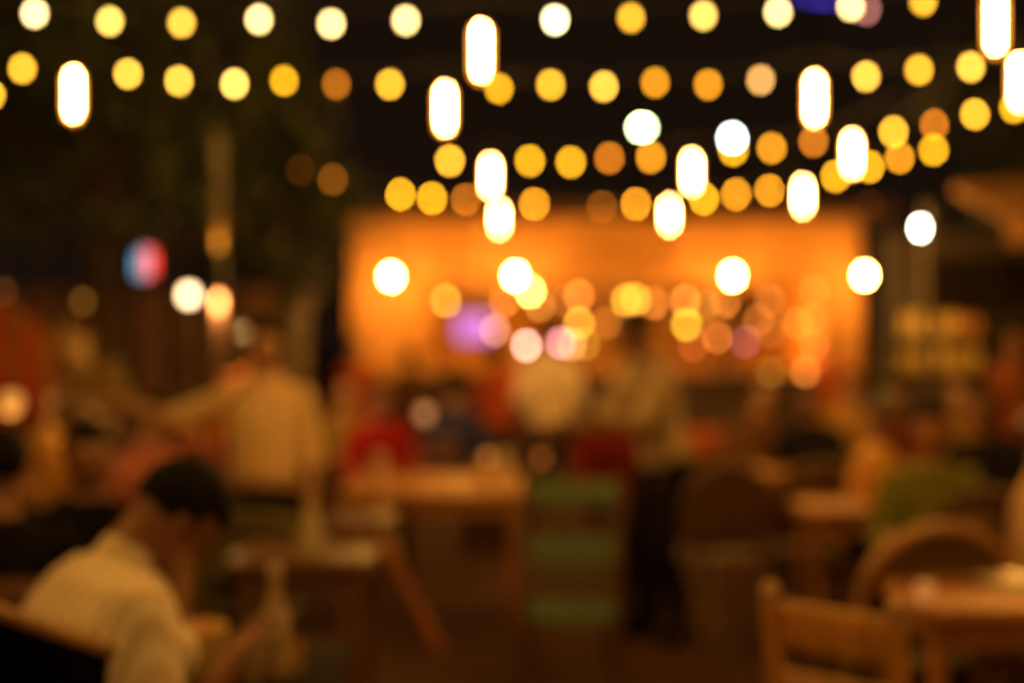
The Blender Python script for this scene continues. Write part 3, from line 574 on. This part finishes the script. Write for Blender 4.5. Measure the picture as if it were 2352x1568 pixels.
def person(label, X, d, rz, pose, shirt, pants, hair=HAIR, skin=SK, h=1.70, hands=None, hz=.52, lean=0, pitch=0, yaw=0, roll=0, vox=.011, hairlong=0, sleeve=1, group=None, side=0, foot=None, dz=0, hem=-.03, bulk=0):
    x, y = pt(X, d); t = thing('person', label, 'person', (x, y, dz), rz, group); S = h/1.74
    sit = pose == 'sit'
    hip = Vector((0, 0, .52*1.0+(hz-.52) if sit else .93*S))
    RL = Matrix.Rotation(-lean, 3, 'X')       # facing -Y: positive lean tips forward
    RL = Matrix.Rotation(lean, 3, 'X') @ Matrix.Rotation(side, 3, 'Y')
    def tp(v): return hip + RL @ (Vector(v)*S)
    chest = tp((0, 0, .32)); sh = [tp((s*.165, 0, .455)) for s in (-1, 1)]; neck = tp((0, .01, .54)); hb = tp((0, -.01, .60))
    HR = RL @ Matrix.Rotation(yaw, 3, 'Z') @ Matrix.Rotation(pitch, 3, 'X') @ Matrix.Rotation(roll, 3, 'Y')
    hc = hb + HR @ Vector((0, -.012, .10))*S
    X3, Y3 = RL @ Vector((1, 0, 0)), RL @ Vector((0, 1, 0))
    def torso(bm, g, z0=-.10):
        loft(bm, [(tp((0, 0, z0)), X3*(.150+g)*S, Y3*(.105+g)*S), (tp((0, 0, 0)), X3*(.165+g)*S, Y3*(.115+g)*S), (tp((0, 0, .14)), X3*(.140+g)*S, Y3*(.10+g)*S),
                  (tp((0, 0, .32)), X3*(.172+g)*S, Y3*(.115+g)*S), (tp((0, 0, .43)), X3*(.185+g)*S, Y3*(.10+g)*S), (tp((0, 0, .495)), X3*(.135+g)*S, Y3*(.075+g)*S), (tp((0, 0, .545)), X3*(.062+g*.6)*S, Y3*(.06+g*.6)*S)])
    # limbs
    hip2 = [hip+Vector((s*.09*S, 0, -.02)) for s in (-1, 1)]
    if foot is None:
        foot = [Vector((s*.11, -.44, .08)) for s in (-1, 1)] if sit else [Vector((s*.11, .05*s, .08)) for s in (-1, 1)]
    legs = []
    for i in (0, 1):
        k, a = ik(hip2[i], foot[i], .43*S, .43*S, (0, -1, .6 if sit else .0)); legs.append((hip2[i], k, a))
    if hands is None: hands = [(-.18, -.34, .72), (.18, -.34, .72)] if sit else [(-.26, -.08, .80*S), (.26, -.08, .80*S)]
    arms = []
    for i, s in ((0, -1), (1, 1)):
        e, wv = ik(sh[i], hands[i], .29*S, .26*S, (s*.3, .55, -.8)); arms.append((sh[i], e, wv))
    bm = B(); torso(bm, 0)
    capsule(bm, neck-(hb-neck)*.4, hb+HR@Vector((0, 0, .03)), .055*S, .052*S)
    ball(bm, hc, (.076*S, .095*S, .105*S), 20, HR); ball(bm, hc+HR@Vector((0, -.022, -.055))*S, (.058*S, .068*S, .062*S), 16, HR)
    ball(bm, hc+HR@Vector((0, -.098, -.018))*S, (.013*S, .018*S, .024*S), 10, HR)
    for s in (-1, 1):
        ball(bm, hc+HR@Vector((s*.077, .005, -.01))*S, (.010, .02, .032), 10, HR)
        ball(bm, hc+HR@Vector((s*.034, -.083, .018))*S, (.022, .012, .008), 10, HR)
    ball(bm, hc+HR@Vector((0, -.088, -.062))*S, (.024, .012, .007), 10, HR); ball(bm, hc+HR@Vector((0, -.085, -.074))*S, (.02, .012, .007), 10, HR)
    for i, (a, e, wv) in enumerate(arms):
        s = -1 if i == 0 else 1
        capsule(bm, a, e, .047*S, .038*S); capsule(bm, e, wv, .038*S, .027*S)
        dv = (wv-e).normalized(); sx, sy = frame(dv); side_v = sx if abs(sx.z) < .9 else sy; nrm = dv.cross(side_v)
        pc = wv+dv*.045; Mh = Matrix((side_v, nrm, dv)).transposed(); ball(bm, pc, (.040, .016, .050), 12, Mh)
        for k, (o_, L) in enumerate(((-.028, .062), (-.009, .072), (.010, .067), (.028, .052))):
            b0 = pc+side_v*o_+dv*.038; b1 = b0+dv*L*.55-nrm*.008; b2 = b1+dv*L*.35-nrm*.022
            capsule(bm, b0, b1, .0095, .0088, 8); capsule(bm, b1, b2, .0088, .0078, 8)
        th = pc-side_v*(.034*s)-dv*.018; capsule(bm, th, th-side_v*(.022*s)+dv*.03-nrm*.01, .012, .010, 8); capsule(bm, th-side_v*(.022*s)+dv*.03-nrm*.01, th-side_v*(.022*s)+dv*.055-nrm*.02, .010, .009, 8)
    for a, k, f in legs:
        capsule(bm, a, k, .082*S, .052*S); capsule(bm, k, f, .052*S, .036*S); capsule(bm, f+Vector((0, .02, -.035)), f+Vector((0, -.15, -.05)), .038, .028)
    remesh(bm, vox, 'body', skin, t)
    # eyes
    for s in (-1, 1):
        bm = B(); ball(bm, hc+HR@Vector((s*.032, -.087, .003))*S, (.011, .007, .005), 10, HR); obj('eye', bm, HAIR, t)
    # hair
    bm = B(); ball(bm, hc+HR@Vector((0, .012, .022))*S, (.086*S, .102*S, .100*S), 24, HR)
    for v in bm.verts:
        q = HR.transposed() @ (v.co-hc)
        if q.y < -.035 and q.z < .05*S: v.co = hc + HR @ (q*.62)
        elif q.z < -.06*S: v.co = hc + HR @ Vector((q.x*.9, q.y, -.06*S+(q.z+.06*S)*.4))
        v.co += v.co.normalized()*0 + (v.co-hc).normalized()*.006*noise.noise(v.co*40)
    if hairlong:
        pts_ = [hc+HR@Vector((0, .07, .0))*S, hc+HR@Vector((0, .095, -.10))*S, tp((0, .10, .42)), tp((0, .115, .50-hairlong))]
        tube(bm, pts_, [.07, .075, .06, .02], 14)
    for v in bm.verts: v.co += Vector((noise.noise(v.co*9), noise.noise(v.co*9+Vector((3, 1, 2))), 0))*.006
    obj('hair', bm, hair, t)
    # clothes
    bm = B(); torso(bm, .012+bulk, -.12 if sit else hem)
    if bulk: capsule(bm, tp((0, 0, .50)), tp((0, -.005, .555)), .085*S, .062*S)
    for i, (a, e, wv) in enumerate(arms):
        capsule(bm, a, e, (.058+bulk*.6)*S, (.052+bulk*.5)*S)
        if sleeve: capsule(bm, e, e+(wv-e)*.88, .054*S, .040*S)
    remesh(bm, vox, 'shirt', shirt, t, 4)
    bm = B(); ball(bm, hip, (.170*S, .125*S, .12*S), 18)
    for a, k, f in legs: capsule(bm, a, k, .094*S, .066*S); capsule(bm, k, f+Vector((0, 0, .02)), .066*S, .052*S)
    remesh(bm, vox, 'trousers', pants, t, 4)
    bm = B()
    for a, k, f in legs: capsule(bm, f+Vector((0, .03, -.038)), f+Vector((0, -.16, -.045)), .042, .034, 12)
    obj('shoes', bm, blackp, t)
    return t
CHX = []
def cloth(name, c, var=.2, **k): return mat(name, c, .85, var=var, **k)
navy = cloth('navy_cloth', (.03, .03, .09)); red = cloth('red_cloth', (.30, .012, .012)); maroon = cloth('maroon_cloth', (.16, .012, .012)); blk = blackp
dkt = cloth('dark_trousers', (.014, .009, .007)); white = cloth('white_cloth', (.78, .62, .45)); tanc = cloth('tan_cloth', (.80, .50, .20), kind='stripe', scale=4, col2=(.88, .66, .40))
stripec = mat('striped_blouse', (.88, .78, .66), .85, kind='stripe', scale=10, col2=(.62, .48, .36)); greyt = cloth('grey_tan_cloth', (.50, .37, .21)); pinkc = cloth('pink_cloth', (.62, .22, .16))
greenc = cloth('green_cloth', (.20, .20, .02)); orangec = cloth('orange_cloth', (.62, .20, .04)); ochre = cloth('ochre_cloth', (.20, .10, .03))
# foreground woman, leaning over the table, facing right
person('woman with dark hair in a pale striped blouse sitting bent over the front table', 92, 3.0, R(124), 'sit', stripec, dkt, HAIR, SKD, 1.88, [(-.22, -.34, .84), (-.02, -.32, 1.10)], .47, lean=.30, pitch=.75, vox=.007, sleeve=0, bulk=.035)
person('person in black seen from behind at the far left edge', 0, 4.05, R(200), 'sit', blk, dkt, HAIR, SKD, 1.62, vox=.010)
person('seated man with dark hair in an open black jacket facing the camera at left', 190, 4.7, R(25), 'sit', blk, dkt, HAIR, SKD, 1.62, lean=.15, vox=.010)
person('seated diner in a pink shirt leaning right behind the man in black', 300, 6.9, R(60), 'sit', pinkc, dkt, HAIR, SK, 1.7, [(-.1, -.52, .95), (.15, -.45, .9)], lean=.25)
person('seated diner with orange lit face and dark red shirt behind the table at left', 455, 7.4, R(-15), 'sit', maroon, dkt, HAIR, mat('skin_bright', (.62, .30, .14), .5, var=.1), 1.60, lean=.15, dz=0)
person('standing waiter in a tan striped shirt stretching one arm to the left', 612, 6.0, R(-8), 'stand', tanc, dkt, HAIR, SK, 1.63, [(-.62, -.10, 1.27), (.20, -.05, .80)], pitch=.15, vox=.009, sleeve=0, hem=.11)
person('standing person with an orange lit face behind the waiter', 583, 8.6, R(10), 'stand', orangec, dkt, HAIRB, SK, 1.62)
person('standing person in a white shirt near the bar beside the pink lamp', 1262, 11.0, R(175), 'stand', white, dkt, HAIR, SK, 1.74, [(-.22, -.2, 1.0), (.22, -.2, 1.0)])
person('standing man in a grey tan shirt bending over the table at centre', 1530, 7.4, R(-60), 'stand', greyt, dkt, HAIR, SKD, 1.74, [(-.16, -.52, 1.12), (.16, -.55, 1.16)], lean=.28, vox=.009)
person('seated diner in dark red left of the standing man', 1395, 8.4, R(20), 'sit', maroon, dkt, HAIR, SKD, 1.66)
person('seated diner with dark hair in a bright red shirt at the long table', 872, 9.3, R(10), 'sit', red, dkt, HAIR, SKD, 1.66, lean=.1)
person('seated diner with dark hair in a navy shirt at the long table', 1040, 10.2, R(150), 'sit', navy, dkt, HAIR, SKD, 1.78, lean=.05, hands=[(-.34, -.3, .75), (.34, -.3, .75)])
person('standing person in a red orange top left of the white shirted person', 1142, 12.4, R(160), 'stand', cloth('red_orange_cloth', (.50, .09, .02)), dkt, HAIR, SKD, 1.56)
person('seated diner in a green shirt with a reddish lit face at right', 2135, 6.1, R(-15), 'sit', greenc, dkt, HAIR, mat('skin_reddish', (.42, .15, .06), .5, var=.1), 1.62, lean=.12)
person('seated diner in an ochre shirt left of the green shirted diner', 1975, 7.3, R(60), 'sit', cloth('light_ochre_cloth', (.78, .40, .10)), dkt, HAIRB, SKD, 1.64, [(-.1, -.5, .82), (.1, -.45, .85)], lean=.2)
person('person in a pale peach top cut by the right edge of the photo', 2400, 5.2, R(50), 'sit', cloth('peach_cloth', (.74, .46, .28)), dkt, HAIRB, SK, 1.66)
person('far seated diner in a wine coloured shirt near the right stall', 2055, 9.2, R(30), 'sit', cloth('wine_cloth', (.20, .04, .03)), dkt, HAIR, SKD, 1.66)
person('far seated diner in a mustard shirt near the right stall', 2205, 9.6, R(-25), 'sit', ochre, dkt, HAIR, SK, 1.7)
person('standing bartender in a rust shirt in front of the stall at far right', 2325, 10.2, R(20), 'stand', cloth('rust_cloth', (.28, .08, .03)), dkt, HAIR, SKD, 1.66)
person('standing person in a brick red top against the left wall of the orange building', 815, 14.0, R(20), 'stand', cloth('brick_red_cloth', (.40, .07, .02)), dkt, HAIRB, SK, 1.60)
person('standing person in a brown jacket before the left wall of the orange building', 945, 15.0, R(-160), 'stand', cloth('brown_jacket_cloth', (.12, .05, .025)), dkt, HAIR, SKD, 1.50)
person('standing person in an orange red top in front of the right pillar', 1905, 15.5, R(-20), 'stand', cloth('coral_cloth', (.60, .14, .04)), dkt, HAIRB, SK, 1.62)
person('standing person in black between the right pillar and the stall', 2030, 13.0, R(30), 'stand', blk, dkt, HAIR, SKD, 1.50)
for l_, X, d, rz, c_, sk_, h_ in (('far seated diner in a brown top right of the standing man', 1745, 9.9, 35, (.14, .06, .02), SK, 1.70), ('seated diner in black left of the ochre shirted diner', 1862, 9.0, -20, (.01, .008, .007), SKD, 1.68),
    ('far seated diner in a honey coloured top left of the right stall', 1950, 11.0, 15, (.50, .28, .06), SK, 1.74), ('seated diner in black between the green shirted diner and the right edge', 2262, 7.4, -30, (.012, .009, .008), SKD, 1.66),
    ('far seated diner in a gold top beyond the person in black at far left', 95, 8.4, 30, (.46, .24, .05), SK, 1.64), ('far seated diner in dark brown behind the pink shirted diner', 235, 9.4, 15, (.03, .015, .01), SKD, 1.74),
    ('far seated diner in an olive tan top between the waiter and the bright red shirt', 790, 10.6, 25, (.26, .17, .05), SK, 1.66)):
    person(l_, X, d, R(rz), 'sit', cloth('cloth_%d' % X, c_), dkt, HAIR, sk_, h_, vox=.014)
    CHX.append((X, d, rz, 'chair of the ' + l_.replace('seated ', '').replace('bright ', '').replace('far diner', 'diner')))
# chairs under the seated diners
CH = plain_chair('brown chair of the diner in the bright red shirt', pt(872, 9.3), R(10), brown)
for X, d, rz, l in ((1040, 10.2, 150, 'brown chair of the diner in the navy shirt'), (1395, 8.4, 20, 'brown chair of the dark red diner left of the standing man'), (455, 7.4, -15, 'brown chair of the dark red diner at left'),
                    (300, 6.9, 60, 'brown chair of the pink shirted diner'), (200, 4.9, 25, 'brown chair of the man in the black jacket'), (5, 4.05, 200, 'brown chair of the person in black at the left edge'),
                    (2135, 6.1, -15, 'brown chair of the green shirted diner'), (1975, 7.3, 60, 'brown chair of the ochre shirted diner'), (2400, 5.2, 50, 'brown chair of the person in peach at the right edge'),
                    (2055, 9.2, 30, 'brown chair of the far diner in wine red'), (2205, 9.6, -25, 'brown chair of the far diner in mustard'), (1700, 11.6, 180, 'empty brown chair before the red clothed far table'), (1590, 8.9, 200, 'empty brown chair left of the small orange brown table'), *CHX):
    dup(CH, (*pt(X, d), 0), R(rz), l)
# menu held by the waiter
q = Vector((*pt(620, 6.05), 0)) + Matrix.Rotation(R(-8), 3, 'Z') @ Vector((-.66, -.12, 1.33))
bm = B(); box(bm, (0, 0, 0), (.16, .012, .22), ry=R(-25), bev=.004); o = obj('menu_card', bm, mat('golden_menu', (.26, .15, .03), .5)); o.location = q
tag(o, 'golden menu card held out by the waiter on the left', 'menu')
